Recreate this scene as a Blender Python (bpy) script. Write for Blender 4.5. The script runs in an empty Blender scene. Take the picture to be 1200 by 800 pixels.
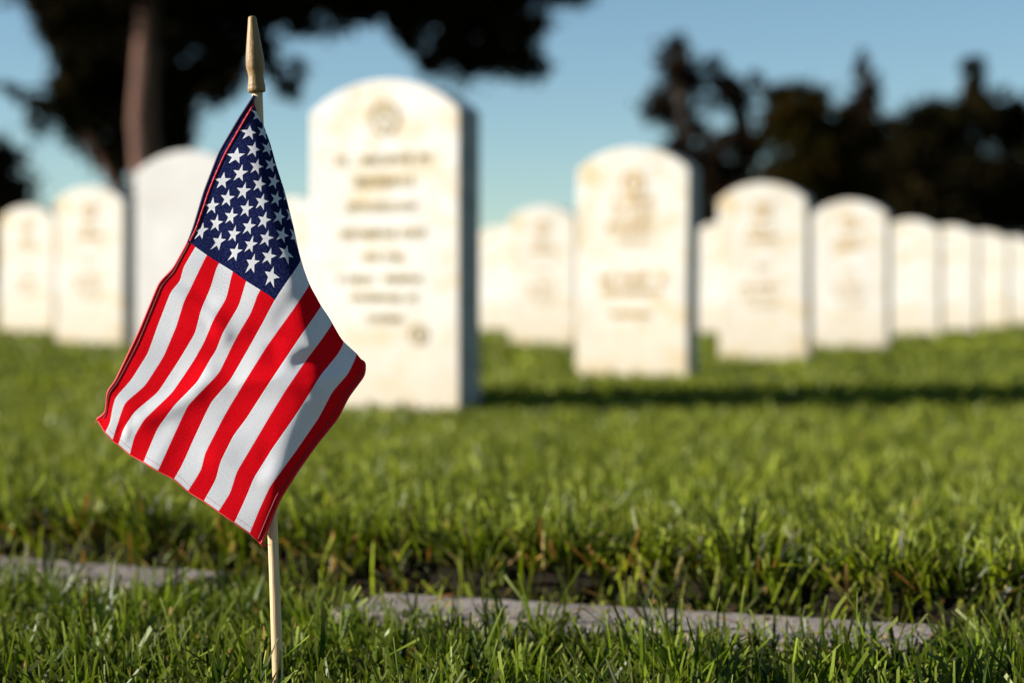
import bpy, bmesh, math, random
import numpy as np
from mathutils import Vector, Matrix
R = math.radians
random.seed(7)
rng = np.random.default_rng(11)
sc = bpy.context.scene
col = sc.collection

# ------------------------------------------------------------------ camera, light, exposure
F = 2400.0                     # focal length in photograph pixels (1200 wide)
HZ = 356.0                     # horizon row
CZ = 0.20                      # camera height above the grass tips
cam_d = bpy.data.cameras.new("camera"); cam = bpy.data.objects.new("camera", cam_d); col.objects.link(cam)
cam.location = (0, 0, CZ); cam.rotation_euler = (R(90), 0, 0)
cam_d.sensor_width = 36; cam_d.lens = F / 1200 * 36
cam_d.shift_y = -44 / 1200.0
cam_d.clip_start = 0.05; cam_d.clip_end = 3000
cam_d.dof.use_dof = True; cam_d.dof.focus_distance = 1.045
cam_d.dof.aperture_fstop = 6.8; cam_d.dof.aperture_blades = 0
sc.camera = cam

SUN_EL, SUN_AZ = 21.0, 4.0    # elevation; degrees in front of straight-left
to_sun = Vector((-math.cos(R(SUN_AZ)) * math.cos(R(SUN_EL)), -math.sin(R(SUN_AZ)) * math.cos(R(SUN_EL)), math.sin(R(SUN_EL))))
sun_d = bpy.data.lights.new("sun", 'SUN'); sun = bpy.data.objects.new("sun", sun_d); col.objects.link(sun)
sun.rotation_euler = to_sun.to_track_quat('Z', 'Y').to_euler()
sun.location = to_sun * 50
sun_d.energy = 5.0; sun_d.angle = R(0.5); sun_d.color = (1.0, 0.95, 0.87)

w = bpy.data.worlds.new("World"); sc.world = w; w.use_nodes = True
wn, wl = w.node_tree.nodes, w.node_tree.links
bg = wn['Background']; sky = wn.new('ShaderNodeTexSky'); sky.sky_type = 'NISHITA'; sky.sun_disc = False
sky.sun_elevation = R(SUN_EL); sky.sun_rotation = R(-90 - SUN_AZ)
sky.altitude = 1500; sky.air_density = 1.0; sky.dust_density = 0.0; sky.ozone_density = 2.0
tn = wn.new('ShaderNodeMix'); tn.data_type = 'RGBA'; tn.blend_type = 'MULTIPLY'; tn.inputs[0].default_value = 1
tn.inputs[7].default_value = (.92, 1.02, 1.0, 1)
wl.new(sky.outputs[0], tn.inputs[6]); wl.new(tn.outputs[2], bg.inputs[0]); bg.inputs[1].default_value = 0.050

sc.view_settings.view_transform = 'Standard'; sc.view_settings.look = 'None'
sc.view_settings.gamma = 1; sc.view_settings.use_curve_mapping = False
sc.view_settings.exposure = 1.25
sc.cycles.use_denoising = True
sc.cycles.max_bounces = 8; sc.cycles.transparent_max_bounces = 8
sc.cycles.sample_clamp_indirect = 4.0

# ------------------------------------------------------------------ helpers
def tag(o, label=None, cat=None, group=None, kind=None):
    if label: o["label"] = label
    if cat: o["category"] = cat
    if group: o["group"] = group
    if kind: o["kind"] = kind
    return o

def link(name, me, mats=None, parent=None):
    o = bpy.data.objects.new(name, me); col.objects.link(o)
    if mats is not None:
        for m in (mats if isinstance(mats, (list, tuple)) else [mats]): me.materials.append(m)
    if parent is not None: o.parent = parent
    return o

def empty(name, loc, rz=0):
    o = bpy.data.objects.new(name, None); col.objects.link(o)
    o.location = loc; o.rotation_euler = (0, 0, rz); o.empty_display_size = 0.05
    return o

def np_mesh(name, verts, quads):
    me = bpy.data.meshes.new(name)
    verts = np.ascontiguousarray(verts, dtype=np.float32); quads = np.ascontiguousarray(quads, dtype=np.int32)
    k = quads.shape[1]
    me.vertices.add(len(verts)); me.vertices.foreach_set("co", verts.ravel())
    me.loops.add(quads.size); me.loops.foreach_set("vertex_index", quads.ravel())
    me.polygons.add(len(quads))
    me.polygons.foreach_set("loop_start", np.arange(0, quads.size, k, dtype=np.int32))
    me.polygons.foreach_set("loop_total", np.full(len(quads), k, dtype=np.int32))
    me.update(calc_edges=True)
    return me

def tube(bm, pts, rads, seg=10, cap=True):
    """swept tube along a polyline"""
    rings = []
    n = len(pts)
    for i, p in enumerate(pts):
        a = pts[max(i - 1, 0)]; b = pts[min(i + 1, n - 1)]
        t = (Vector(b) - Vector(a)).normalized()
        ref = Vector((0, 1, 0)) if abs(t.y) < 0.9 else Vector((1, 0, 0))
        s = t.cross(ref).normalized(); q = t.cross(s).normalized()
        r = rads[i] if hasattr(rads, '__len__') else rads
        rings.append([bm.verts.new(Vector(p) + (s * math.cos(2 * math.pi * k / seg) + q * math.sin(2 * math.pi * k / seg)) * r) for k in range(seg)])
    for i in range(n - 1):
        for k in range(seg):
            f = bm.faces.new((rings[i][k], rings[i][(k + 1) % seg], rings[i + 1][(k + 1) % seg], rings[i + 1][k])); f.smooth = True
    if cap:
        bm.faces.new(rings[0]); bm.faces.new(list(reversed(rings[-1])))
    bmesh.ops.recalc_face_normals(bm, faces=bm.faces)

def bm_obj(name, bm, mats, parent=None):
    me = bpy.data.meshes.new(name); bm.to_mesh(me); bm.free()
    return link(name, me, mats, parent)

# ------------------------------------------------------------------ node helpers
class NT:
    def __init__(s, name):
        s.m = bpy.data.materials.new(name); s.m.use_nodes = True
        s.t = s.m.node_tree; s.n = s.t.nodes; s.l = s.t.links
        s.b = s.n['Principled BSDF']; s.out = s.n['Material Output']
    def put(s, sock, v):
        if isinstance(v, bpy.types.NodeSocket): s.l.new(v, sock)
        elif isinstance(v, (tuple, list)) and len(v) == 3 and sock.type == 'RGBA': sock.default_value = (*v, 1)
        else: sock.default_value = v
    def math(s, op, a, b=0.0, c=0.0, clamp=False):
        n = s.n.new('ShaderNodeMath'); n.operation = op; n.use_clamp = clamp
        s.put(n.inputs[0], a); s.put(n.inputs[1], b)
        if op in ('MULTIPLY_ADD', 'SMOOTH_MIN', 'COMPARE', 'WRAP'): s.put(n.inputs[2], c)
        return n.outputs[0]
    def mix(s, f, a, b, mode='MIX'):
        n = s.n.new('ShaderNodeMix'); n.data_type = 'RGBA'; n.blend_type = mode
        s.put(n.inputs[0], f); s.put(n.inputs[6], a); s.put(n.inputs[7], b)
        return n.outputs[2]
    def noise(s, scale, detail=4, rough=.55, vec=None, out=0):
        n = s.n.new('ShaderNodeTexNoise'); n.inputs['Scale'].default_value = scale
        n.inputs['Detail'].default_value = detail; n.inputs['Roughness'].default_value = rough
        if vec is not None: s.l.new(vec, n.inputs['Vector'])
        return n.outputs[out]
    def ramp(s, f, *stops):
        n = s.n.new('ShaderNodeValToRGB'); e = n.color_ramp.elements
        while len(e) < len(stops): e.new(0.5)
        for k, (p, c) in enumerate(stops):
            e[k].position = p; e[k].color = (*c, 1) if not isinstance(c, (int, float)) else (c, c, c, 1)
        s.l.new(f, n.inputs[0]); return n.outputs[0]
    def coord(s, which='Object'):
        return s.n.new('ShaderNodeTexCoord').outputs[which]
    def mapping(s, vec, scale=(1, 1, 1), rot=(0, 0, 0)):
        n = s.n.new('ShaderNodeMapping'); n.inputs['Scale'].default_value = scale; n.inputs['Rotation'].default_value = rot
        s.l.new(vec, n.inputs[0]); return n.outputs[0]
    def bump(s, h, strength, dist):
        n = s.n.new('ShaderNodeBump'); n.inputs['Strength'].default_value = strength; n.inputs['Distance'].default_value = dist
        s.l.new(h, n.inputs['Height']); return n.outputs[0]

# ------------------------------------------------------------------ terrain
def terr(x, y):
    """height of the grass-tip surface"""
    x = np.asarray(x, float); y = np.asarray(y, float)
    s = np.clip((-x - 0.5) / 1.5, 0, 1); s = s * s * (3 - 2 * s)
    g = np.clip((y - 5.0) / 3.5, 0, 1); g = g * g * (3 - 2 * g)
    h = 0.0072 * np.clip(y - 7, 0, 9) + 0.035 * s * g
    # a low swell added behind the nearest stone, so its shadow band shows taller
    a = np.clip((y - 4.00) / .33, 0, 1) * np.clip((5.6 - y) / 1.2, 0, 1) * np.clip((x + .6) / .5, 0, 1) * np.clip((3.2 - x) / 1.2, 0, 1)
    h = h + 0.043 * a
    return h

KA = R(26.0)                                   # direction of the kerb / rows
kd = np.array([math.cos(KA), -math.sin(KA)])   # along the kerb, to the right and nearer
kn = np.array([math.sin(KA), math.cos(KA)])    # away from the camera
K_FAR = np.array([-0.405, 1.625])              # a point on the far edge of the main kerb
KW = 0.09
KB = R(22.0); rd = np.array([math.cos(KB), -math.sin(KB)]); rn = np.array([math.sin(KB), math.cos(KB)])
R_FAR = np.array([-0.087, 1.422]); R_END = 0.385; RW = 0.088
def kdist(x, y):                               # signed distance beyond the far edge
    return (x - K_FAR[0]) * kn[0] + (y - K_FAR[1]) * kn[1]

def soil(x, y):
    x = np.asarray(x, float); y = np.asarray(y, float)
    d = kdist(x, y)
    z = terr(x, y) - 0.036
    q = np.clip(1 - d / 2.3, 0, 1)
    z = z + 0.050 * q * q * (3 - 2 * q) ** .5
    lip = np.clip((d - .010) / .012, 0, 1)
    return -0.030 * (1 - lip) + z * lip

# ground sheet
gx = np.concatenate([-np.geomspace(600, 3, 18), np.linspace(-2.6, 2.6, 160), np.geomspace(3, 600, 18)])
gy = np.concatenate([[-600, -200, -60, -20, -6, -2, 0], np.linspace(0.4, 1.0, 20), np.linspace(1.01, 2.3, 180), np.linspace(2.34, 3.0, 12), np.linspace(3.1, 4.0, 8), np.linspace(4.05, 4.95, 46), np.linspace(5.1, 20, 60), np.geomspace(21, 1500, 20)])
GX, GY = np.meshgrid(gx, gy)
GZ = soil(GX, GY)
GZ = np.where(GY > 60, GZ + 0.0 * GY, GZ)
V = np.stack([GX.ravel(), GY.ravel(), GZ.ravel()], 1)
nx, ny = len(gx), len(gy)
ii = (np.arange(ny - 1)[:, None] * nx + np.arange(nx - 1)[None, :]).ravel()
gme = np_mesh("ground", V, np.stack([ii, ii + 1, ii + nx + 1, ii + nx], 1))
t = NT("soil_and_turf")
co = t.coord()
n1 = t.noise(60, 6, .7, co); n2 = t.noise(.9, 4, .6, co)
thatch = t.ramp(n1, (.3, (.004, .003, .002)), (.55, (.012, .009, .005)), (.75, (.04, .03, .013)))
turf = t.ramp(n2, (.3, (.04, .07, .012)), (.7, (.085, .12, .025)))
sep = t.n.new('ShaderNodeSeparateXYZ'); t.l.new(co, sep.inputs[0])
farf = t.ramp(t.math('MULTIPLY', sep.outputs[1], 1 / 30.), (.1, 0.), (.45, 1.))
t.put(t.b.inputs['Base Color'], t.mix(farf, thatch, turf)); t.b.inputs['Roughness'].default_value = .95
t.b.inputs['Specular IOR Level'].default_value = .1
t.put(t.b.inputs['Normal'], t.bump(n1, .6, .01))
for p in gme.polygons: p.use_smooth = True
tag(link("ground", gme, t.m), kind="structure")

# ------------------------------------------------------------------ concrete kerbs flush in the turf
t = NT("concrete")
co = t.coord()
a = t.noise(9, 6, .65, co); b = t.noise(160, 3, .7, co); c = t.noise(26, 5, .7, co)
base = t.ramp(a, (.3, (.10, .080, .068)), (.5, (.19, .158, .138)), (.75, (.32, .27, .23)))
spots = t.ramp(c, (.53, 0.), (.6, 1.))
base = t.mix(spots, base, (.30, .24, .17)); base = t.mix(t.ramp(b, (.35, .6), (.6, 0.)), base, (.12, .10, .09))
t.put(t.b.inputs['Base Color'], base); t.b.inputs['Roughness'].default_value = .85
t.put(t.b.inputs['Normal'], t.bump(b, .8, .003)); concrete = t.m
def kerb(name, p0, length0, length1, width, top, kd=kd, kn=kn):
    bm = bmesh.new(); ns = 60; rows = []
    for i in range(ns + 1):
        s = length0 + (length1 - length0) * i / ns
        jit = 0.0015 * math.sin(i * 1.7) + 0.001 * math.sin(i * 4.3 + 1)
        def P(off, z):
            q = np.array(p0) + kd * s - kn * off
            return bm.verts.new((q[0], q[1], z))
        rows.append([P(0 + jit, top - .05), P(0 + jit, top - .003), P(.003 + jit, top), P(width - .003 - jit, top), P(width - jit, top - .003), P(width - jit, top - .05)])
    for i in range(ns):
        for k in range(5):
            bm.faces.new((rows[i][k], rows[i + 1][k], rows[i + 1][k + 1], rows[i][k + 1]))
    bm.faces.new(rows[0]); bm.faces.new(list(reversed(rows[-1])))
    bmesh.ops.recalc_face_normals(bm, faces=bm.faces)
    o = bm_obj(name, bm, concrete)
    return tag(o, kind="structure")
kerb("kerb_strip", K_FAR, -0.9, 0.215, KW, 0.0)
kerb("kerb_strip", R_FAR, 0.0, R_END, RW, 0.0, rd, rn)
kerb("kerb_strip", K_FAR - kn * 0.428, -0.9, 1.3, .12, -0.004)

# ------------------------------------------------------------------ headstones
def marble(name, tint, stain_amt, stain_col, seed):
    t = NT(name)
    co = t.coord(); off = t.n.new('ShaderNodeVectorMath'); off.operation = 'ADD'
    t.l.new(co, off.inputs[0]); off.inputs[1].default_value = (seed * 3.1, seed * 1.7, seed * .9); v = off.outputs[0]
    n1 = t.noise(6, 6, .65, v); n2 = t.noise(22, 5, .7, v); st = t.noise(1, 5, .6, t.mapping(v, (14, 14, 2.2)))
    base = t.mix(t.ramp(n1, (.35, 0.), (.7, .6)), tint, tuple(c * k for c, k in zip(tint, (.74, .71, .66))))
    base = t.mix(t.math('MULTIPLY', t.ramp(n2, (.52, 0.), (.68, 1.)), stain_amt), base, stain_col)
    base = t.mix(t.math('MULTIPLY', t.ramp(st, (.5, 0.), (.75, 1.)), stain_amt * .8), base, (.42, .40, .36))
    wash = t.noise(1, 3, .6, t.mapping(v, (9, 9, 16)))
    base = t.mix(t.math('MULTIPLY', t.ramp(wash, (.52, 0.), (.66, 1.)), stain_amt * .8, clamp=True), base, stain_col)
    # rising damp / clipping stains low on the stone
    sep = t.n.new('ShaderNodeSeparateXYZ'); t.l.new(co, sep.inputs[0])
    low = t.ramp(t.math('ADD', sep.outputs[2], t.math('MULTIPLY', n1, .16)), (.06, 1.), (.30, 0.))
    base = t.mix(t.math('MULTIPLY', low, .6), base, (.50, .39, .24))
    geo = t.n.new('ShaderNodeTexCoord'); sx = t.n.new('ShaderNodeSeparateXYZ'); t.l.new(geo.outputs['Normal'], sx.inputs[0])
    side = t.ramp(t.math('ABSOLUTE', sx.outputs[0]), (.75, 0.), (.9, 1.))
    base = t.mix(side, base, t.ramp(n2, (.35, (.17, .165, .16)), (.65, (.30, .29, .275))))  # shade painted into the colour: side faces get a darker grey than the front
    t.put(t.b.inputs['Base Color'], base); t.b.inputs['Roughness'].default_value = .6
    t.b.inputs['Specular IOR Level'].default_value = .3
    t.put(t.b.inputs['Normal'], t.bump(t.noise(90, 4, .7, v), .35, .004))
    return t.m
ochre = (.58, .43, .22)
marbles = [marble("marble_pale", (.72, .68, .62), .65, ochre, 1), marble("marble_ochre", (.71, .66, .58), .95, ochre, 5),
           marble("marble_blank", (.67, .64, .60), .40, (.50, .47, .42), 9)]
t = NT("engraving"); n = t.noise(60, 3)
t.put(t.b.inputs['Base Color'], t.ramp(n, (.3, (.32, .23, .09)), (.7, (.50, .40, .20)))); t.b.inputs['Roughness'].default_value = .9; engr = t.m
t = NT("engraving_ochre"); n = t.noise(60, 3)
t.put(t.b.inputs['Base Color'], t.ramp(n, (.3, (.42, .24, .055)), (.7, (.62, .42, .15)))); t.b.inputs['Roughness'].default_value = .9; engr_o = t.m

SW, SH, ST, RISE = 0.332, 0.641, 0.10, 0.062
def slab_mesh(seed):
    rnd = random.Random(seed)
    bm = bmesh.new(); hw = SW / 2; prof = [(-hw, -0.10)]
    hs = SH - RISE
    rad = (hw * hw + RISE * RISE) / (2 * RISE); cz = SH - rad; a0 = math.asin(hw / rad)
    prof += [(rad * math.sin(-a0 + 2 * a0 * k / 22), cz + rad * math.cos(-a0 + 2 * a0 * k / 22)) for k in range(23)]
    prof += [(hw, -0.10)]
    front = [bm.verts.new((x, 0, z)) for x, z in prof]
    f = bm.faces.new(front)
    r = bmesh.ops.extrude_face_region(bm, geom=[f])
    bmesh.ops.translate(bm, vec=(0, ST, 0), verts=[e for e in r['geom'] if isinstance(e, bmesh.types.BMVert)])
    bmesh.ops.recalc_face_normals(bm, faces=bm.faces)
    ed = [e for e in bm.edges if len(e.link_faces) == 2 and e.calc_face_angle(0) > R(25)]
    bmesh.ops.bevel(bm, geom=ed, offset=.005, segments=3, profile=.5, affect='EDGES')
    me = bpy.data.meshes.new("slab"); bm.to_mesh(me); bm.free()
    return me
slab_me = slab_mesh(1)
for p in slab_me.polygons: p.use_smooth = False

def strip_box(bm, cx, cz, w, h, ang=0, d=.0016):
    """a shallow carved stroke sitting 1.6 mm proud of the face"""
    c, s = math.cos(ang), math.sin(ang); vs = []
    for y in (-d, .002):
        for sx, sz in ((-1, -1), (1, -1), (1, 1), (-1, 1)):
            x, z = sx * w / 2, sz * h / 2
            vs.append(bm.verts.new((cx + c * x - s * z, y, cz + s * x + c * z)))
    for f in ((0, 1, 2, 3), (7, 6, 5, 4), (0, 4, 5, 1), (1, 5, 6, 2), (2, 6, 7, 3), (3, 7, 4, 0)):
        bm.faces.new([vs[i] for i in f])

def glyph_row(bm, rnd, x0, x1, z, h, sw):
    x = x0
    while x < x1 - h * .5:
        if rnd.random() < .14: x += h * .55; continue
        gw = h * rnd.uniform(.5, .75); k = rnd.randrange(5)
        strip_box(bm, x + sw / 2, z, sw, h)
        if k in (0, 1, 3): strip_box(bm, x + gw - sw / 2, z + rnd.choice((0, h * .2)), sw, h * rnd.choice((1, .6)))
        if k in (1, 2, 4): strip_box(bm, x + gw / 2, z + h / 2 - sw / 2, gw, sw)
        if k in (2, 3): strip_box(bm, x + gw / 2, z, gw * .9, sw)
        if k in (4, 1): strip_box(bm, x + gw / 2, z - h / 2 + sw / 2, gw, sw)
        x += gw + h * .22

def inscription(seed, rows):
    rnd = random.Random(seed); out = []
    for (zc, half, h, sw) in rows:
        bm = bmesh.new(); glyph_row(bm, rnd, -half, half, zc, h, sw)
        me = bpy.data.meshes.new("inscription_line"); bm.to_mesh(me); bm.free(); out.append(me)
    return out

def emblem_mesh(rad=.03):
    """small round wreath with a cross in it"""
    bm = bmesh.new()
    for k in range(20):
        a = 2 * math.pi * k / 20
        strip_box(bm, rad * math.cos(a), rad * math.sin(a), rad * .42, rad * .26, a + math.pi / 2 + (.5 if k % 2 else -.5), .002 + .0002 * (k % 3))
    strip_box(bm, 0, 0, rad * .22, rad * 1.2, 0, .0026); strip_box(bm, 0, rad * .22, rad * .75, rad * .22, 0, .0031)
    me = bpy.data.meshes.new("emblem"); bm.to_mesh(me); bm.free(); return me
emb_me = emblem_mesh()

rows_a = [(.482, .108, .020, .0042), (.438, .066, .018, .004), (.388, .083, .018, .004), (.335, .096, .017, .0038), (.288, .048, .016, .0038),
          (.245, .105, .016, .0038), (.207, .075, .016, .0038), (.166, .048, .016, .0038)]
rows_b = [(.49, .06, .022, .006), (.455, .07, .022, .006), (.415, .075, .024, .007), (.375, .055, .02, .006), (.27, .095, .026, .008), (.235, .09, .022, .007), (.17, .06, .018, .006)]
rows_c = [(.47, .05, .02, .006), (.435, .07, .02, .006), (.33, .03, .014, .005), (.26, .075, .022, .007), (.225, .065, .02, .006), (.19, .05, .018, .006)]
ins = {'a': inscription(3, rows_a), 'b': inscription(4, rows_b), 'c': inscription(8, rows_c)}

ROW_ROT = R(-22)
# px centre of the front face, distance, marble, inscription kind, ochre?, label, extra yaw, scale
stones = [
 (449, 4.05, 0, 'a', 0, "large white marble headstone nearest the flag, its round emblem and rows of engraving in view", 0),
 (740, 5.74, 1, 'b', 1, "white marble headstone with orange stains, standing alone in the middle, second tallest in the picture", 0),
 (895, 7.50, 1, 'c', 1, "white marble headstone with stained ochre letters, first of the rank shrinking away on the right", 0),
 (997, 9.00, 0, 'c', 1, "white marble headstone with faint ochre lettering, left of the plain one", 0),
 (1067, 11.5, 0, None, 0, "plain pale headstone without visible lettering, third in the rank shrinking to the right", 0),
 (1113, 12.6, 0, None, 0, "small pale headstone, second from the right of the two narrow ones before the picture's edge pair", 0),
 (1152, 13.8, 1, None, 0, "cream headstone just left of the one cut by the right edge of the picture", 0),
 (1186, 15.3, 0, None, 0, "smallest pale headstone, cut by the right edge of the picture", 0),
 (217, 5.90, 2, None, 0, "blank pale grey headstone directly behind the flag's left side", 5),
 (103, 8.42, 1, 'c', 1, "cream stained headstone with a dark side, between the leftmost one and the grey one", 0),
 (30, 10.5, 1, 'c', 1, "cream stained headstone at the left edge of the picture", 0),
 (636, 9.60, 1, 'c', 1, "white headstone with brown lettering partly hidden behind the left edge of the middle one", 0),
 (583, 12.8, 0, None, 0, "small pale headstone just right of the dark side of the largest one", 0),
 (845, 12.0, 0, None, 0, "small pale headstone peeking out behind the left side of the first right rank one", 0),
 (338, 8.90, 0, None, 0, "pale headstone whose top shows between the flag and the largest one", 0),
]
stones[5] = (*stones[5][:5], "small pale headstone fourth in the right-hand rank, right beside the plain unlettered one", 0)
for i, (px, d, mi, kind, och, label, yaw) in enumerate(stones):
    x = (px - 600) / F * d
    z = float(terr(x, d))
    rnd = random.Random(i * 7 + 1)
    h = empty("headstone", (x, d + .02, z), ROW_ROT + R(yaw) + R(rnd.uniform(-1.2, 1.2)))
    h.rotation_euler.y = R(rnd.uniform(-.5, .5)) if i else 0
    tag(h, label, "headstone", "white marble headstones standing in the lawn")
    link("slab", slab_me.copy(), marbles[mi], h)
    if kind:
        m = engr_o if och else engr
        [link("inscription_line", q.copy(), m, h) for q in ins[kind]]
        e = link("emblem", emb_me.copy(), m, h); e.location = (0, 0, .565 if kind == 'a' else .54)
    if kind == 'a':
        e2 = link("emblem", emb_me.copy(), engr, h); e2.location = (.075, 0, .135); e2.scale = (.62, 1, .62)

# ------------------------------------------------------------------ flag on a stick
S = 1.05 / F
YF = 1.05
def W3(px, py, dp):
    y = YF + dp * S
    return Vector(((px - 600) / F * y, y, CZ - (py - HZ) / F * y))

t = NT("dowel_wood")
co = t.coord(); g = t.noise(1, 6, .6, t.mapping(co, (900, 900, 18))); g2 = t.noise(30, 3, .5, co)
base = t.ramp(g, (.3, (.36, .22, .10)), (.5, (.55, .38, .20)), (.75, (.66, .48, .28)))
base = t.mix(t.ramp(g2, (.62, 0.), (.72, .35)), base, (.33, .19, .08))
t.put(t.b.inputs['Base Color'], base); t.b.inputs['Roughness'].default_value = .55
t.put(t.b.inputs['Normal'], t.bump(g, .6, .0008)); wood = t.m
t = NT("finial_gold_wood")
co = t.coord(); g = t.noise(1, 5, .6, t.mapping(co, (700, 700, 60))); g2 = t.noise(420, 3, .6, co)
base = t.ramp(g, (.3, (.15, .08, .016)), (.55, (.23, .13, .032)), (.8, (.32, .19, .055)))
base = t.mix(t.ramp(g2, (.66, 0.), (.70, .7)), base, (.09, .04, .015))
t.put(t.b.inputs['Base Color'], base); t.b.inputs['Roughness'].default_value = .55
t.put(t.b.inputs['Normal'], t.bump(t.math('ADD', g, g2), .5, .0006)); gold = t.m

def pole_x(py): return 301.0 + 24.6 * (py - 108) / 692.0
root_loc = W3(pole_x(850), 850, 0)
flag = empty("stick_flag", root_loc)
tag(flag, "red, white and blue stick flag with a gold wooden tip, planted in the near grass", "flag")
def addl(name, bm, mats, parent=flag):
    for v in bm.verts: v.co -= root_loc
    return bm_obj(name, bm, mats, parent)

bm = bmesh.new()
pys = np.linspace(104, 865, 40)
tube(bm, [W3(pole_x(y) + .5 * math.sin(y / 90), y, 0) for y in pys], [6.3 * S + .15 * S * math.sin(y / 37) for y in pys], 20)
addl("stick", bm, wood)
bm = bmesh.new()
prof = [(19.2, .6), (19.3, 3.2), (20.2, 4.5), (24, 5.1), (32, 6.1), (45, 7.8), (57, 9.3), (68, 10.6), (76, 10.9), (80, 10.6), (83.5, 9.7), (88, 9.1), (93, 9.1), (97, 9.5), (100.5, 10.3), (101.5, 10.0), (102.5, 10.5), (106, 10.4), (108.3, 9.6), (108.8, 6.2)]
tube(bm, [W3(pole_x(y) - 2.4 * (108 - y) / 88, y, 0) for y, r in prof], [r * S for y, r in prof], 32)
addl("finial", bm, gold)

# --- cloth: surface defined from stripe and star positions, then given its real depth
def poly_at(us, xs, ys, u):
    return np.interp(u, us, xs), np.interp(u, us, ys)
canton = {  # v : [(u, x, y) ...] from the fold (or hoist) to the fly side of the canton
 0.0:   [(0, 298, 112), (.07, 280, 139.5), (.165, 257.5, 178), (.27, 239.5, 225), (.355, 227.5, 265.5), (.4, 220.8, 283.5)],
 .0538: [(.02, 304.5, 128), (.033, 302.5, 136), (.1, 294, 154), (.167, 277.6, 183), (.233, 261, 211.6), (.3, 250.4, 241), (.367, 241.5, 272), (.4, 224.5, 286.5)],
 .1615: [(.075, 319, 167), (.1, 314, 174), (.167, 300.7, 194.6), (.233, 285.4, 223.9), (.3, 270.6, 253.6), (.367, 257, 283), (.4, 243, 300.5)],
 .2692: [(.13, 327.5, 199), (.167, 321.6, 213), (.233, 306.7, 235.6), (.3, 291.4, 265.7), (.367, 276, 295.4), (.4, 264, 313)],
 .3769: [(.165, 336.5, 227), (.2, 332.5, 241), (.233, 328, 253.6), (.3, 311.6, 279), (.367, 295.4, 307.6), (.4, 286, 329)],
 .4846: [(.22, 347.5, 271), (.233, 345.6, 276), (.3, 335.4, 295.4), (.367, 317, 321.6), (.4, 311, 344.5)],
 .5385: [(.26, 354.5, 304), (.3, 348, 314), (.4, 322, 351)],
}
# fix the last-star points so the canton's fly border stays straight
canton[.0538][-2] = (.367, 236.5, 270); canton[.0538][-3] = (.3, 249, 241)
stripes = [
 [(220.8,283.5),(204,314),(187,332),(163.8,388),(135,448),(126.6,458),(124.4,484),(114,491)],
 [(228,290),(213.7,314),(211.6,329),(200,341.6),(185,380),(173,415),(153,446),(135,465.7),(130.8,481.6),(129,495),(123.4,507)],
 [(242,299.7),(229.6,324.6),(215.8,352),(206,384),(192.5,417),(170,452),(146,472),(138,496.5),(131.9,516)],
 [(255,309),(246.6,337.4),(236,362.9),(229.6,390.5),(210,422),(185,460),(157.4,482.7),(144.6,500.8),(138,520.5)],
 [(272.7,318.8),(265.8,350),(250.9,373.5),(238,403),(228.6,420),(202,460),(168,492),(157,511),(152,532.6)],
 [(288.2,330.5),(280,358),(261,390),(253,411.8),(246.6,420),(231.8,447.6),(204,475),(185,500.8),(168,541)],
 [(303.8,340),(294,367),(280,390),(270,409),(257,437),(219,475),(206,505),(185,551.8)],
 [(354.5,304),(322,351),(306,381.6),(291,409),(270,445),(247.8,470),(226.6,515.7),(212.8,546),(204,561)],
 [(364,331.6),(344,362.5),(312.5,405),(291,439),(270,474),(240,531.6),(236,550.8),(220,575.6)],
 [(378,357),(355,390),(333.8,422),(312.5,453.9),(289,490),(273,510),(258.4,540),(253,561),(239,587)],
 [(391,377),(376,398.6),(357,424),(333.8,458),(314.6,490),(293.5,527),(277.6,553),(270,578),(256,599)],
 [(404,399.7),(397.5,413.5),(376,439),(363.5,460),(344,490),(319,525),(296.7,561),(291,576),(274.8,612)],
 [(419.8,413.5),(408,439),(389,460),(374,490),(348.8,527),(317,570),(304,597.5),(293,624.7)],
 [(428,424),(427,439),(408,464.5),(395,490),(370,521),(348.8,550.8),(327.5,584.8),(306,637)],
]
uf_s = {7: .26, 8: .29, 9: .325, 10: .35, 11: .378, 12: .385, 13: .385}
def arc(pts, u0, u1):
    p = np.array(pts, float); L = np.concatenate([[0], np.cumsum(np.hypot(*np.diff(p, axis=0).T))]); L /= L[-1]
    return u0 + (u1 - u0) * L, p
NU, NV = 281, 183
ug = np.linspace(0, 1, NU); vg = np.linspace(0, 1, NV)
vc = sorted(canton)
XX = np.zeros((NV, NU)); YY = np.zeros((NV, NU)); UF = np.zeros(NV)
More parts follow.
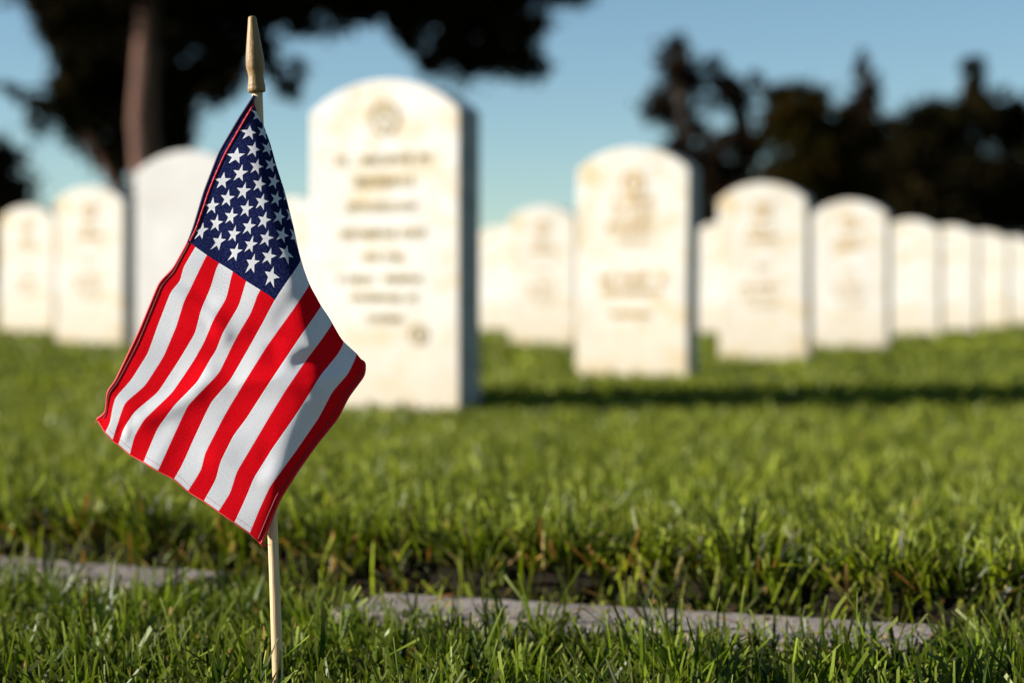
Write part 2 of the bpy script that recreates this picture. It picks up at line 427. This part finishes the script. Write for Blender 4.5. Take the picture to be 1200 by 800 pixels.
# stripe lines sampled at u in [.4, 1]; for v>=7 down to their fold
lines = []
for k, pts in enumerate(stripes):
    if k <= 6: lines.append(arc(pts, .4, 1))
    elif k == 7:
        a = arc(pts[1:], .4, 1); lines.append((np.concatenate([[.26], a[0]]), np.vstack([[pts[0]], a[1]])))
    else: lines.append(arc(pts, uf_s[k], 1))
for j, v in enumerate(vg):
    s = v * 13; k = min(int(s), 12); f = s - k
    def samp(k, u):
        us, p = lines[k]; return np.interp(u, us, p[:, 0]), np.interp(u, us, p[:, 1])
    if v <= .5385:
        c = max(i for i in range(len(vc)) if vc[i] <= v + 1e-9); c = min(c, len(vc) - 2)
        g = (v - vc[c]) / (vc[c + 1] - vc[c])
        A, B = np.array(canton[vc[c]]), np.array(canton[vc[c + 1]])
        uf = A[0, 0] * (1 - g) + B[0, 0] * g
        UF[j] = uf
        def csamp(T, u):   # same relative place from the fold to u=.4
            r = (u - uf) / (.4 - uf); uu = T[0, 0] + r * (.4 - T[0, 0])
            return np.interp(uu, T[:, 0], T[:, 1]), np.interp(uu, T[:, 0], T[:, 2])
        m = (ug <= .4)
        ax, ay = csamp(A, ug[m]); bx, by = csamp(B, ug[m])
        XX[j, m] = ax * (1 - g) + bx * g; YY[j, m] = ay * (1 - g) + by * g
        m2 = ~m
        ax, ay = samp(k, ug[m2]); bx, by = samp(min(k + 1, 13), ug[m2])
        XX[j, m2] = ax * (1 - f) + bx * f; YY[j, m2] = ay * (1 - f) + by * f
    else:
        ua, ub = uf_s[k], uf_s[k + 1]; uf = ua * (1 - f) + ub * f; UF[j] = uf
        r = (ug - uf) / (1 - uf)
        ax, ay = samp(k, ua + r * (1 - ua)); bx, by = samp(k + 1, ub + r * (1 - ub))
        XX[j] = ax * (1 - f) + bx * f; YY[j] = ay * (1 - f) + by * f
# depth of the front: convex about a ridge that runs down beside the fold
ry = [100, 140, 180, 220, 262, 300, 340, 380, 420, 460, 520, 600, 650]
rx = [297, 301, 307, 316, 326, 338, 348, 359, 368, 366, 347, 321, 306]
XR = np.interp(YY, ry, rx)
AA = np.interp(YY, [100, 130, 200, 300, 450, 560, 640], [13, 17, 28, 42, 50, 34, 18])
SL = np.interp(YY, [100, 250, 400, 640], [.62, .62, .50, .42])
e = (XX - XR) / 7.0
soft = np.where(e > 20, e, np.log1p(np.exp(np.clip(e, -30, 20)))) * 7.0        # ~max(0, x-xr)
DD = -AA - SL * (XX - XR) + soft * (SL + 1.15) - 0
def crease(lx, ly, amp, wid):
    """soft fold across the cloth along a polyline of picture points"""
    global DD
    P = np.stack([lx, ly], 1).astype(float); best = np.full(XX.shape, 1e9); sg = np.ones(XX.shape)
    for i in range(len(P) - 1):
        a, b = P[i], P[i + 1]; ab = b - a
        tt = np.clip(((XX - a[0]) * ab[0] + (YY - a[1]) * ab[1]) / (ab @ ab), 0, 1)
        dx = XX - a[0] - tt * ab[0]; dy = YY - a[1] - tt * ab[1]; d = np.hypot(dx, dy)
        best = np.minimum(best, d)
    DD = DD + 1.7 * amp * np.exp(-(best / wid) ** 2)
crease([184, 200, 222, 250, 262], [334, 342, 356, 374, 392], -4.5, 12)
crease([196, 214, 226, 244], [322, 330, 338, 352], 3.0, 9)
crease([120, 146, 168, 196, 226, 244], [455, 473, 490, 480, 462, 440], -5, 13)
crease([206, 192, 180], [505, 525, 545], -2.5, 12)
crease([150, 147], [494, 512], -2.5, 4)
crease([255, 275, 290, 318], [540, 552, 560, 560], -3.0, 13)
crease([262, 300, 340], [452, 448, 452], -3.0, 14)
crease([300, 318, 322], [392, 398, 420], 3.0, 10)
crease([352, 372, 392, 412], [424, 422, 418, 410], 6.5, 9)
crease([366, 378, 398, 420], [452, 446, 440, 436], -3.5, 7)
crease([372, 385, 392], [470, 458, 440], -4.0, 8)
crease([236, 252, 262], [226, 262, 300], 2.0, 12)
crease([330, 345], [375, 352], 2.0, 9)
DD += 1.5 * np.sin(XX / 17.0 + YY / 29.0) * np.sin(YY / 23.0 - XX / 41.0)
crease([268, 300, 318], [492, 500, 512], 1.6, 5)
crease([222, 236, 246], [360, 372, 386], 2.2, 5)
crease([282, 292, 306, 330], [450, 446, 447, 440], -1.6, 4)
crease([330, 352, 362], [392, 400, 412], 2.2, 5)
crease([140, 152, 158], [505, 494, 486], 2.0, 4)
crease([300, 310, 312], [560, 545, 530], 1.8, 6)
# fly corner curls back
cu = np.clip((ug[None, :] - .9) / .1, 0, 1) * np.clip(1 - vg[:, None] * 12, 0, 1)
DD += cu * 9
# hidden return of the cloth to the pole
for j, v in enumerate(vg):
    uf = UF[j]
    if uf < 1e-6: continue
    m = ug < uf
    xs = np.interp(uf, ug[~m], XX[j, ~m]); ys = np.interp(uf, ug[~m], YY[j, ~m]); ds = np.interp(uf, ug[~m], DD[j, ~m])
    tt = (uf - ug[m]) / uf
    hy = 113 + v * 258; hx = pole_x(hy) + 2
    slack = 1 * uf * 400
    span = math.hypot(xs - hx, ys - hy)
    B = .45 * math.sqrt(max(slack ** 2 - span ** 2, 0)) + 3
    XX[j, m] = xs + (hx - xs) * tt - 1.5 * np.sin(math.pi * tt) ; YY[j, m] = ys + (hy - ys) * tt
    DD[j, m] = ds + (7 - ds) * tt + B * np.sin(math.pi * tt ** .8)
# smooth everything a little (keeps the corners)
def smooth(A, it):
    for _ in range(it):
        P = A.copy()
        P[:, 1:-1] = .25 * A[:, :-2] + .5 * A[:, 1:-1] + .25 * A[:, 2:]
        Q = P.copy(); Q[1:-1] = .25 * P[:-2] + .5 * P[1:-1] + .25 * P[2:]
        A = Q
    return A
XX, YY, DD = smooth(XX, 14), smooth(YY, 14), smooth(DD, 16)
yw = YF + DD * S
CX = (XX - 600) / F * yw - root_loc.x; CY = yw - root_loc.y; CZZ = CZ - (YY - HZ) / F * yw - root_loc.z
V = np.stack([CX.ravel(), CY.ravel(), CZZ.ravel()], 1)
ii = (np.arange(NV - 1)[:, None] * NU + np.arange(NU - 1)[None, :]).ravel()
Q = np.stack([ii, ii + 1, ii + NU + 1, ii + NU], 1)
cme = np_mesh("cloth", V, Q)
uvl = cme.uv_layers.new(name="UVMap")
UVv = np.stack([np.tile(ug, NV), np.repeat(vg, NU)], 1)
uvl.data.foreach_set("uv", UVv[Q.ravel()].astype(np.float32).ravel())
for p in cme.polygons: p.use_smooth = True

t = NT("printed_cotton")
uv = t.n.new('ShaderNodeUVMap').outputs[0]
sep = t.n.new('ShaderNodeSeparateXYZ'); t.l.new(uv, sep.inputs[0]); U, Vv = sep.outputs[0], sep.outputs[1]
AS = 1.54
wob = t.noise(260, 2, .5, uv)
Vw = t.math('ADD', Vv, t.math('MULTIPLY', t.math('SUBTRACT', wob, .5), .0022))
Uw = t.math('ADD', U, t.math('MULTIPLY', t.math('SUBTRACT', wob, .5), .0016))
stripe = t.math('MODULO', t.math('FLOOR', t.math('MULTIPLY', Vw, 13)), 2)      # 0 red 1 white
incan = t.math('MULTIPLY', t.math('LESS_THAN', Uw, .4), t.math('LESS_THAN', Vw, 7 / 13))
px = t.math('MULTIPLY', Uw, AS); hx = .4 * AS / 12; hy = 7 / 13 / 10
def star(offx, offy):
    x = t.math('SUBTRACT', t.math('MODULO', t.math('ADD', px, offx), 2 * hx), hx)
    y = t.math('SUBTRACT', t.math('MODULO', t.math('ADD', Vw, offy), 2 * hy), hy)
    r = t.math('SQRT', t.math('ADD', t.math('MULTIPLY', x, x), t.math('MULTIPLY', y, y)))
    th = t.math('ARCTAN2', x, t.math('MULTIPLY', y, -1))                       # 0 at the upper point
    a = t.math('ABSOLUTE', t.math('SUBTRACT', t.math('MODULO', t.math('ADD', th, R(36 + 360)), R(72)), R(36)))
    Rr, ri = .0352, .0352 * .385
    k1 = Rr - ri * math.cos(R(36)); k2 = ri * math.sin(R(36))
    lhs = t.math('MULTIPLY', r, t.math('ADD', t.math('MULTIPLY', t.math('SINE', a), k1), t.math('MULTIPLY', t.math('COSINE', a), k2)))
    return t.math('LESS_THAN', lhs, Rr * ri * math.sin(R(36)))
sA = star(0, 0)
inner = t.math('MULTIPLY', t.math('MULTIPLY', t.math('GREATER_THAN', px, hx), t.math('LESS_THAN', px, 11 * hx)),
               t.math('MULTIPLY', t.math('GREATER_THAN', Vw, hy), t.math('LESS_THAN', Vw, 9 * hy)))
sB = t.math('MULTIPLY', star(hx, hy), inner)
st = t.math('MAXIMUM', sA, sB)
mott = t.noise(1, 3, .75, t.mapping(uv, (190, 120, 1))); big = t.noise(7, 3, .5, uv)
red = t.mix(t.ramp(mott, (.35, 0.), (.75, .5)), (.80, .001, .008), (.92, .03, .04))
white = t.mix(t.ramp(big, (.4, 0.), (.7, .6)), (.92, .91, .92), (.80, .79, .82))
navy = t.mix(t.ramp(mott, (.45, 0.), (.66, .8)), (.007, .012, .065), (.050, .055, .16))
white = t.mix(t.ramp(mott, (.40, .35), (.62, 0.)), white, (.66, .65, .68))
colr = t.mix(stripe, red, white)
colr = t.mix(incan, colr, t.mix(st, navy, white))
# red stitch line along the fly hem
d1 = t.math('LESS_THAN', t.math('ABSOLUTE', t.math('SUBTRACT', U, .984)), .0012)
dash = t.math('GREATER_THAN', t.math('MODULO', t.math('MULTIPLY', Vv, 120), 1), .35)
colr = t.mix(t.math('MULTIPLY', t.math('MULTIPLY', d1, dash), .6), colr, (.55, .02, .03))
# the weave
def weave(s, f):
    return t.math('ABSOLUTE', t.math('SINE', t.math('MULTIPLY', s, f)))
wv = t.math('ADD', weave(U, 640 * math.pi / 2), weave(Vv, 416 * math.pi / 2))
hh = t.math('ADD', t.math('MULTIPLY', wv, .5), t.math('MULTIPLY', mott, .8))
nrm = t.bump(hh, .9, .0004)
colr = t.mix(t.math('MULTIPLY', t.math('SUBTRACT', 2, wv, clamp=True), .30), colr, t.mix(.5, colr, (0, 0, 0)))
dif = t.n.new('ShaderNodeBsdfDiffuse'); t.put(dif.inputs['Color'], colr); dif.inputs['Roughness'].default_value = .8; t.l.new(nrm, dif.inputs['Normal'])
trl = t.n.new('ShaderNodeBsdfTranslucent'); t.put(trl.inputs['Color'], colr); t.l.new(nrm, trl.inputs['Normal'])
mx = t.n.new('ShaderNodeMixShader'); mx.inputs[0].default_value = .14
t.l.new(dif.outputs[0], mx.inputs[1]); t.l.new(trl.outputs[0], mx.inputs[2]); t.l.new(mx.outputs[0], t.out.inputs[0])
cloth = link("cloth", cme, t.m, flag)

def plain(name, c, rough=.7, sheen=0.):
    t = NT(name); n = t.noise(800, 2)
    t.put(t.b.inputs['Base Color'], t.mix(t.ramp(n, (.35, 0.), (.7, .35)), c, tuple(x * .5 for x in c))); t.b.inputs['Roughness'].default_value = rough
    return t.m
thr_red, thr_navy, thr_dark = plain("red_thread", (.62, .01, .02)), plain("navy_binding", (.012, .014, .06)), plain("dark_red_thread", (.16, .004, .01))
def P(u, v):
    fu = u * (NU - 1); fv = v * (NV - 1); i = min(int(fu), NU - 2); j = min(int(fv), NV - 2); a = fu - i; b = fv - j
    g = lambda A: (A[j, i] * (1 - a) + A[j, i + 1] * a) * (1 - b) + (A[j + 1, i] * (1 - a) + A[j + 1, i + 1] * a) * b
    return Vector((g(CX), g(CY), g(CZZ)))
def hem(name, uvs, r, mat, off=0., twist=0.):
    bm = bmesh.new(); pts = []
    for k, (u, v) in enumerate(uvs):
        p = P(u, v); n = Vector((-.4, -.9, 0)).normalized()
        p = p + n * off
        if twist: p = p + Vector((0, 0, 1)) * twist * math.sin(k * 1.9) + n * twist * .5 * math.cos(k * 1.9)
        pts.append(p)
    tube(bm, pts, r, 8); return bm_obj(name, bm, mat, cloth)
n_ = 120
hem("hem", [(.0 + .4 * k / n_, .0) for k in range(n_ + 1)], 1.5 * S, thr_navy)
hem("hem", [(.4 + .6 * k / n_, .0) for k in range(n_ + 1)], 1.6 * S, thr_red)
hem("hem", [(.3 + .7 * k / 160, 1.) for k in range(161)], 1.5 * S, thr_red)
hem("stitching", [(.01 + .385 * k / 230, .019) for k in range(231)], 1.05 * S, thr_red, 1.0 * S, .7 * S)
hem("stitching", [(.4 + .58 * k / 230, .018) for k in range(231)], .65 * S, thr_dark, .9 * S, .5 * S)
hem("stitching", [(.42 + .575 * k / 230, .978) for k in range(231)], .8 * S, thr_dark, .6 * S, .5 * S)
hem("hem", [(1., k / 140) for k in range(141)], .7 * S, thr_red)
for (u, v, dx, dz) in ((1, 1, 8, -4), (1, 1, 12, -1), (1, .985, 5, -8), (1, 0, -2, -8), (.995, .02, -5, 3), (1, .01, 3, -7)):
    bm = bmesh.new(); p = P(u, v)
    tube(bm, [p, p + Vector((dx * .5, -1, dz * .3)) * S, p + Vector((dx, -2, dz)) * S], [.5 * S, .4 * S, .25 * S], 5)
    bm_obj("loose_thread", bm, thr_red, cloth)

# ------------------------------------------------------------------ grass
def blades(name, pos, height, width, nseg, colA, colTip, lean, curve, mat, tipw=.55):
    n = len(pos)
    az = rng.uniform(0, 2 * math.pi, n)                 # facing
    la = rng.uniform(0, 2 * math.pi, n)                 # lean direction
    side = np.stack([np.cos(az), np.sin(az), np.zeros(n)], 1)
    ld = np.stack([np.cos(la), np.sin(la), np.zeros(n)], 1)
    vs = []; cs = []; L = nseg + 1
    for k in range(L):
        s = k / nseg
        a = lean + curve * s
        c = pos + np.stack([np.zeros(n), np.zeros(n), height * s * np.cos(a * .7)], 1) + ld * (height * s * np.sin(a))[:, None]
        wk = width * ((.75 + .25 * math.sin(math.pi * min(s * 1.3, 1))) if s < .99 else tipw)
        twist = side * (wk / 2)[:, None]
        tip = np.zeros((n, 3))
        if k == nseg: tip[:, 2] = rng.uniform(-1, 1, n) * width * .4
        vs.append(c - twist - tip); vs.append(c + twist + tip)
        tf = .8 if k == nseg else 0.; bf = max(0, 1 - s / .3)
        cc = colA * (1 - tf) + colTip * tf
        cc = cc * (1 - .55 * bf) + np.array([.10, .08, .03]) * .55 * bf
        cs += [cc, cc]
    V = np.stack(vs, 1).reshape(-1, 3); C = np.stack(cs, 1).reshape(-1, 3)
    b = (np.arange(n) * 2 * L)[:, None]
    q = np.concatenate([b + np.array([[2 * k, 2 * k + 1, 2 * k + 3, 2 * k + 2]]) for k in range(nseg)], 1).reshape(-1, 4)
    return V, C, q

def field(name, zones, mat):
    VV, CC, QQ = [], [], []; o = 0
    for z in zones:
        V, C, q = z; VV.append(V); CC.append(C); QQ.append(q + o); o += len(V)
    V = np.concatenate(VV); C = np.concatenate(CC); Q = np.concatenate(QQ)
    me = np_mesh(name, V, Q)
    at = me.color_attributes.new("blade", 'FLOAT_COLOR', 'POINT')
    at.data.foreach_set("color", np.concatenate([C, np.ones((len(C), 1))], 1).astype(np.float32).ravel())
    me.polygons.foreach_set("use_smooth", np.ones(len(Q), dtype=bool))
    o = link(name, me, mat); return tag(o, kind="stuff")

t = NT("grass_blade")
at = t.n.new('ShaderNodeVertexColor'); at.layer_name = "blade"
t.put(t.b.inputs['Base Color'], at.outputs[0]); t.b.inputs['Roughness'].default_value = .38
t.b.inputs['Specular IOR Level'].default_value = .10
trl = t.n.new('ShaderNodeBsdfTranslucent'); t.put(trl.inputs['Color'], t.mix(1.0, at.outputs[0], (1.0, 1.0, .45), 'MULTIPLY'))
mx = t.n.new('ShaderNodeMixShader'); mx.inputs[0].default_value = .30
t.l.new(t.b.outputs[0], mx.inputs[1]); t.l.new(trl.outputs[0], mx.inputs[2]); t.l.new(mx.outputs[0], t.out.inputs[0])
grass_m = t.m

def vnoise(x, y, s, seed):
    r = np.random.default_rng(seed); v = np.zeros(len(x))
    for k in range(6):
        a = r.uniform(0, 2 * math.pi); f = r.uniform(.6, 1.8) / s; v += np.sin((x * math.cos(a) + y * math.sin(a)) * f * 6.28 + r.uniform(0, 6.28))
    return v / 3.0
def palette(n, dark, light, dry_p, x, y, ns=.12):
    m = np.clip(.45 + .32 * vnoise(x, y, ns, 5) + .2 * vnoise(x, y, ns * .37, 8) + rng.normal(0, .3, n), 0, 1.25)[:, None]
    c = np.array(dark) * (1 - m) + np.array(light) * m
    dry = rng.random(n) < dry_p
    dc = np.array([[.36, .19, .05], [.42, .33, .13], [.28, .12, .03]])[rng.integers(0, 3, n)]
    c = np.where(dry[:, None], dc, c)
    tip = c * .75 + np.array([.42, .36, .14]) * .25
    return c, tip, dry
def zone(x0, x1, y0, y1, dens, hmean, hsd, wmean, nseg, dark, light, dry_p, mask, ns=.12, zoff=0., leanadd=0.):
    n = int((x1 - x0) * (y1 - y0) * dens)
    x = rng.uniform(x0, x1, n); y = rng.uniform(y0, y1, n)
    # keep to the view wedge plus a generous margin for other viewpoints
    keep = (rng.random(n) < .75 + .35 * vnoise(x, y, .045, 21))
    keep &= np.abs(x) < (.25 * y * 1.35 + .30)
    keep &= mask(x, y); x, y = x[keep], y[keep]; n = len(x)
    h = np.clip(rng.normal(hmean, hsd, n) * (1 + .18 * vnoise(x, y, .09, 3)), .35 * hmean, 1.9 * hmean)
    wd = np.clip(rng.normal(wmean, wmean * .3, n), .4 * wmean, 2 * wmean)
    c, tip, dry = palette(n, dark, light, dry_p, x, y, ns)
    h = np.where(dry, h * .75, h)
    z = soil(x, y) - .002 + zoff
    lean = leanadd + np.abs(rng.normal(0, .28, n)) + np.where(dry, .4, 0); curve = rng.normal(.25, .35, n)
    return blades("", np.stack([x, y, z], 1), h, wd, nseg, c, tip, lean, curve, grass_m)

def m_front(x, y):
    d = kdist(x, y); dr = (x - R_FAR[0]) * rn[0] + (y - R_FAR[1]) * rn[1]; sr = (x - R_FAR[0]) * rd[0] + (y - R_FAR[1]) * rd[1]
    on_left = (x < -.205) & (d > -KW + .004)
    on_right = (sr > -.004) & (sr < R_END + .002) & (dr > -RW + .004)
    gap = (x >= -.205) & (sr <= -.004) & (d > -.075 + .02 * np.sin(x * 60))
    past = (sr >= R_END) & (d > 0)
    second = (d < -.430) & (d > -.546)
    return ~(on_left | on_right | gap | past | second)
m_lawn = lambda x, y: (kdist(x, y) > .020 + .006 * np.sin(x * 70) + .004 * np.sin(x * 173))
DK, LT = (.009, .028, .002), (.120, .175, .007)
LDK, LLT = (.014, .040, .002), (.215, .265, .008)
front = [zone(-1.1, 1.1, .45, 1.9, 66000, .037, .009, .0022, 4, DK, LT, .08, m_front),
         zone(-1.1, 1.1, .45, 1.9, 15000, .024, .007, .0030, 3, DK, LT, .35, m_front)]
def m_kerb(x, y):
    d = kdist(x, y); dr = (x - R_FAR[0]) * rn[0] + (y - R_FAR[1]) * rn[1]; sr = (x - R_FAR[0]) * rd[0] + (y - R_FAR[1]) * rd[1]
    return ((d < -.004) & (d > -KW) & (x < -.21)) | ((dr < -.004) & (dr > -RW) & (sr > 0) & (sr < R_END))
front.append(zone(-1.1, 1.1, .9, 2.0, 2600, .016, .006, .0022, 2, (.10, .09, .03), (.16, .15, .05), .6, m_kerb, .1, .032, 1.15))
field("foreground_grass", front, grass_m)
m_edge = lambda x, y: (kdist(x, y) > -.006) & (kdist(x, y) < .034) & ((x - R_FAR[0]) * rn[0] + (y - R_FAR[1]) * rn[1] > .004)
ED, EL = (.006, .011, .002), (.045, .065, .008)
lawn = [zone(-1.6, 1.6, .9, 2.3, 38000, .030, .010, .0026, 3, ED, EL, .18, m_edge, .05, 0., .25),
        zone(-1.6, 1.6, .9, 2.3, 24000, .042, .010, .0026, 3, ED, LLT, .15, m_edge, .05, 0., .1),
        zone(-1.6, 1.6, 1.1, 2.0, 64000, .028, .008, .0024, 3, LDK, LLT, .08, m_lawn, .07),
        zone(-1.6, 1.6, 1.1, 2.0, 9000, .018, .006, .0034, 2, LDK, LLT, .35, m_lawn),
        zone(-1.6, 1.6, 2.0, 3.2, 34000, .029, .008, .0030, 2, LDK, LLT, .05, m_lawn, .09),
        zone(-2.6, 2.6, 3.2, 5.2, 13000, .034, .004, .0055, 2, LDK, LLT, .04, m_lawn, .12),
        zone(-4, 4, 5.2, 9, 2600, .041, .007, .010, 2, LDK, LLT, .03, m_lawn, .6),
        zone(-7, 7, 9, 18, 650, .043, .007, .020, 2, LDK, LLT, .03, m_lawn, 1.),
        zone(-14, 14, 18, 45, 110, .05, .008, .05, 1, LDK, LLT, .03, m_lawn, 2.)]
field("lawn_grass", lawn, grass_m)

# ------------------------------------------------------------------ trees
def leaf_mat(name, c0, c1, c2):
    t = NT(name); co = t.coord()
    n = t.noise(.9, 4, .6, co); n2 = t.noise(9, 2, .5, co)
    base = t.ramp(t.math('ADD', t.math('MULTIPLY', n, .7), t.math('MULTIPLY', n2, .3)), (.35, c0), (.5, c1), (.68, c2))
    t.put(t.b.inputs['Base Color'], base); t.b.inputs['Roughness'].default_value = 1.; t.b.inputs['Specular IOR Level'].default_value = 0.
    return t.m
def bark_mat(name, a, b):
    t = NT(name); co = t.coord(); n = t.noise(1, 6, .65, t.mapping(co, (9, 9, 1.6)))
    t.put(t.b.inputs['Base Color'], t.ramp(n, (.35, a), (.65, b))); t.b.inputs['Roughness'].default_value = .9
    t.put(t.b.inputs['Normal'], t.bump(n, .7, .04)); return t.m
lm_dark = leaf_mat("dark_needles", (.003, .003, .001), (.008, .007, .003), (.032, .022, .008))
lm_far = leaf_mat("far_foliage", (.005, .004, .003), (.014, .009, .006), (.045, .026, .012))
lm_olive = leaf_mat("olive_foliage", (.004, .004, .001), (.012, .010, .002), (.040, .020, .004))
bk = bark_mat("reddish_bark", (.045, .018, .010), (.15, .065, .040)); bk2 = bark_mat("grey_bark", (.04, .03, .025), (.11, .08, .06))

def crown_mesh(clumps, leaf, per, rnd):
    """clumps: (x,y,z, rx,ry,rz, density) in metres relative to the tree's base; leaf-sized faces through each clump"""
    VV = []; 
    for (x, y, z, rx_, ry_, rz_, dens) in clumps:
        nsub = max(7, int(16 * dens))
        sub = rnd.normal(0, .45, (nsub, 3)) * np.array([rx_, ry_, rz_]) + np.array([x, y, z])
        n = max(8, int(per * 4.2 * dens))
        c = sub[rnd.integers(0, nsub, n)] + rnd.normal(0, .24, (n, 3)) * np.array([rx_, ry_, rz_])
        a = rnd.normal(0, 1, (n, 3)); a /= np.linalg.norm(a, axis=1)[:, None]
        b = rnd.normal(0, 1, (n, 3)); b -= (a * b).sum(1)[:, None] * a; b /= np.linalg.norm(b, axis=1)[:, None]
        s = rnd.uniform(.6, 1.5, n)[:, None] * leaf
        VV.append(np.stack([c - a * s, c + b * s * .45, c + a * s, c - b * s * .45], 1).reshape(-1, 3))
    V = np.concatenate(VV); q = np.arange(len(V)).reshape(-1, 4)
    return np_mesh("crown", V, q)

def tree(name, label, group, D, trunk_px, clumps_px, top_y, trunk_r, lmat, bmat, leaf, per, seed, trunks=None, depth=1.0, jit=.6, tfront=0.):
    """pixel-measured clumps are turned into metres at the tree's own distance; depth spread is real"""
    rnd = np.random.default_rng(seed); M = D / F
    X0 = (trunk_px - 600) * M; base_z = float(terr(X0, D)) - .05
    root = empty(name, (X0, D, base_z)); tag(root, label, "tree", group)
    cl = []
    fat = 1.28 if D > 50 else 1.15
    for c in clumps_px:
        px_, py_, rx_, ry_ = c[:4]; dn = c[4] if len(c) > 4 else 1.
        r_ = max(rx_, ry_) * M
        rx_, ry_ = rx_ * fat, ry_ * (1.1 if D > 50 else 1.08)
        cl.append(((px_ - trunk_px) * M, rnd.uniform(-jit, jit) * 1.0, CZ - (py_ - HZ) * M - base_z, rx_ * M, r_ * depth, ry_ * M, dn * (rx_ * ry_) / 1600.0))
    link("crown", crown_mesh(cl, leaf, per, rnd), lmat, root)
    bm = bmesh.new()
    trunks = trunks or [[(trunk_px, HZ + 20, trunk_r), (trunk_px + 2, top_y, trunk_r * .5)]]
    for ti, tr in enumerate(trunks):
        tf_ = tfront if ti == 0 else -.5 * tfront
        pts = [((a - trunk_px) * M, 0.25 * math.sin(i * 2.1) * (i > 0) - tf_, CZ - (b - HZ) * M - base_z) for i, (a, b, r) in enumerate(tr)]
        tube(bm, pts, [r for a, b, r in tr], 10)
    # limbs towards the clumps
    main = trunks[0]; ylo, yhi = main[0][1], main[-1][1]
    for (x, y, z, *_r) in [c for c in cl[::2] if abs(c[0]) < 2.2]:
        z0 = max(.8, min(z - abs(x) * .5, CZ - (yhi - HZ) * M - base_z)); x0 = np.interp(-(HZ - (z0 + base_z - CZ) / M), [-t_[1] for t_ in main], [(t_[0] - trunk_px) * M for t_ in main])
        mid = ((x0 + x) / 2, y / 2, (z0 + z) / 2 + .12 * abs(x - x0))
        tube(bm, [(x0, 0, z0), mid, (x, y, z)], [trunk_r * .38, trunk_r * .24, trunk_r * .10], 6)
    bm_obj("trunk", bm, bmat, root)
    return root

big = [(62, 15, 26, 40), (100, 40, 40, 50), (92, 118, 30, 45), (118, 165, 36, 34), (140, 60, 40, 60), (150, 130, 26, 60), (168, 178, 30, 24), (205, 120, 34, 44), (198, 165, 26, 26), (215, 50, 44, 52), (262, 60, 34, 40), (235, 92, 26, 26),
       (270, 10, 50, 34), (330, 5, 50, 26), (300, 45, 22, 26, .7), (338, 104, 16, 18, .7), (320, 78, 12, 16, .5), (352, 40, 12, 14, .5), (400, -6, 40, 26), (440, 14, 32, 24), (470, 40, 22, 16), (505, 10, 50, 38), (520, 62, 30, 26), (575, 20, 50, 42), (598, 68, 32, 24), (560, 74, 20, 16),
       (640, -10, 50, 22), (615, 30, 26, 24), (150, -40, 120, 50, 1), (330, -60, 150, 50, 1), (500, -50, 120, 45, 1), (620, -40, 60, 30, 1), (90, -60, 60, 40), (300, -130, 200, 60, .8), (20, 118, 30, 5, .5), (6, 100, 24, 5, .4)]
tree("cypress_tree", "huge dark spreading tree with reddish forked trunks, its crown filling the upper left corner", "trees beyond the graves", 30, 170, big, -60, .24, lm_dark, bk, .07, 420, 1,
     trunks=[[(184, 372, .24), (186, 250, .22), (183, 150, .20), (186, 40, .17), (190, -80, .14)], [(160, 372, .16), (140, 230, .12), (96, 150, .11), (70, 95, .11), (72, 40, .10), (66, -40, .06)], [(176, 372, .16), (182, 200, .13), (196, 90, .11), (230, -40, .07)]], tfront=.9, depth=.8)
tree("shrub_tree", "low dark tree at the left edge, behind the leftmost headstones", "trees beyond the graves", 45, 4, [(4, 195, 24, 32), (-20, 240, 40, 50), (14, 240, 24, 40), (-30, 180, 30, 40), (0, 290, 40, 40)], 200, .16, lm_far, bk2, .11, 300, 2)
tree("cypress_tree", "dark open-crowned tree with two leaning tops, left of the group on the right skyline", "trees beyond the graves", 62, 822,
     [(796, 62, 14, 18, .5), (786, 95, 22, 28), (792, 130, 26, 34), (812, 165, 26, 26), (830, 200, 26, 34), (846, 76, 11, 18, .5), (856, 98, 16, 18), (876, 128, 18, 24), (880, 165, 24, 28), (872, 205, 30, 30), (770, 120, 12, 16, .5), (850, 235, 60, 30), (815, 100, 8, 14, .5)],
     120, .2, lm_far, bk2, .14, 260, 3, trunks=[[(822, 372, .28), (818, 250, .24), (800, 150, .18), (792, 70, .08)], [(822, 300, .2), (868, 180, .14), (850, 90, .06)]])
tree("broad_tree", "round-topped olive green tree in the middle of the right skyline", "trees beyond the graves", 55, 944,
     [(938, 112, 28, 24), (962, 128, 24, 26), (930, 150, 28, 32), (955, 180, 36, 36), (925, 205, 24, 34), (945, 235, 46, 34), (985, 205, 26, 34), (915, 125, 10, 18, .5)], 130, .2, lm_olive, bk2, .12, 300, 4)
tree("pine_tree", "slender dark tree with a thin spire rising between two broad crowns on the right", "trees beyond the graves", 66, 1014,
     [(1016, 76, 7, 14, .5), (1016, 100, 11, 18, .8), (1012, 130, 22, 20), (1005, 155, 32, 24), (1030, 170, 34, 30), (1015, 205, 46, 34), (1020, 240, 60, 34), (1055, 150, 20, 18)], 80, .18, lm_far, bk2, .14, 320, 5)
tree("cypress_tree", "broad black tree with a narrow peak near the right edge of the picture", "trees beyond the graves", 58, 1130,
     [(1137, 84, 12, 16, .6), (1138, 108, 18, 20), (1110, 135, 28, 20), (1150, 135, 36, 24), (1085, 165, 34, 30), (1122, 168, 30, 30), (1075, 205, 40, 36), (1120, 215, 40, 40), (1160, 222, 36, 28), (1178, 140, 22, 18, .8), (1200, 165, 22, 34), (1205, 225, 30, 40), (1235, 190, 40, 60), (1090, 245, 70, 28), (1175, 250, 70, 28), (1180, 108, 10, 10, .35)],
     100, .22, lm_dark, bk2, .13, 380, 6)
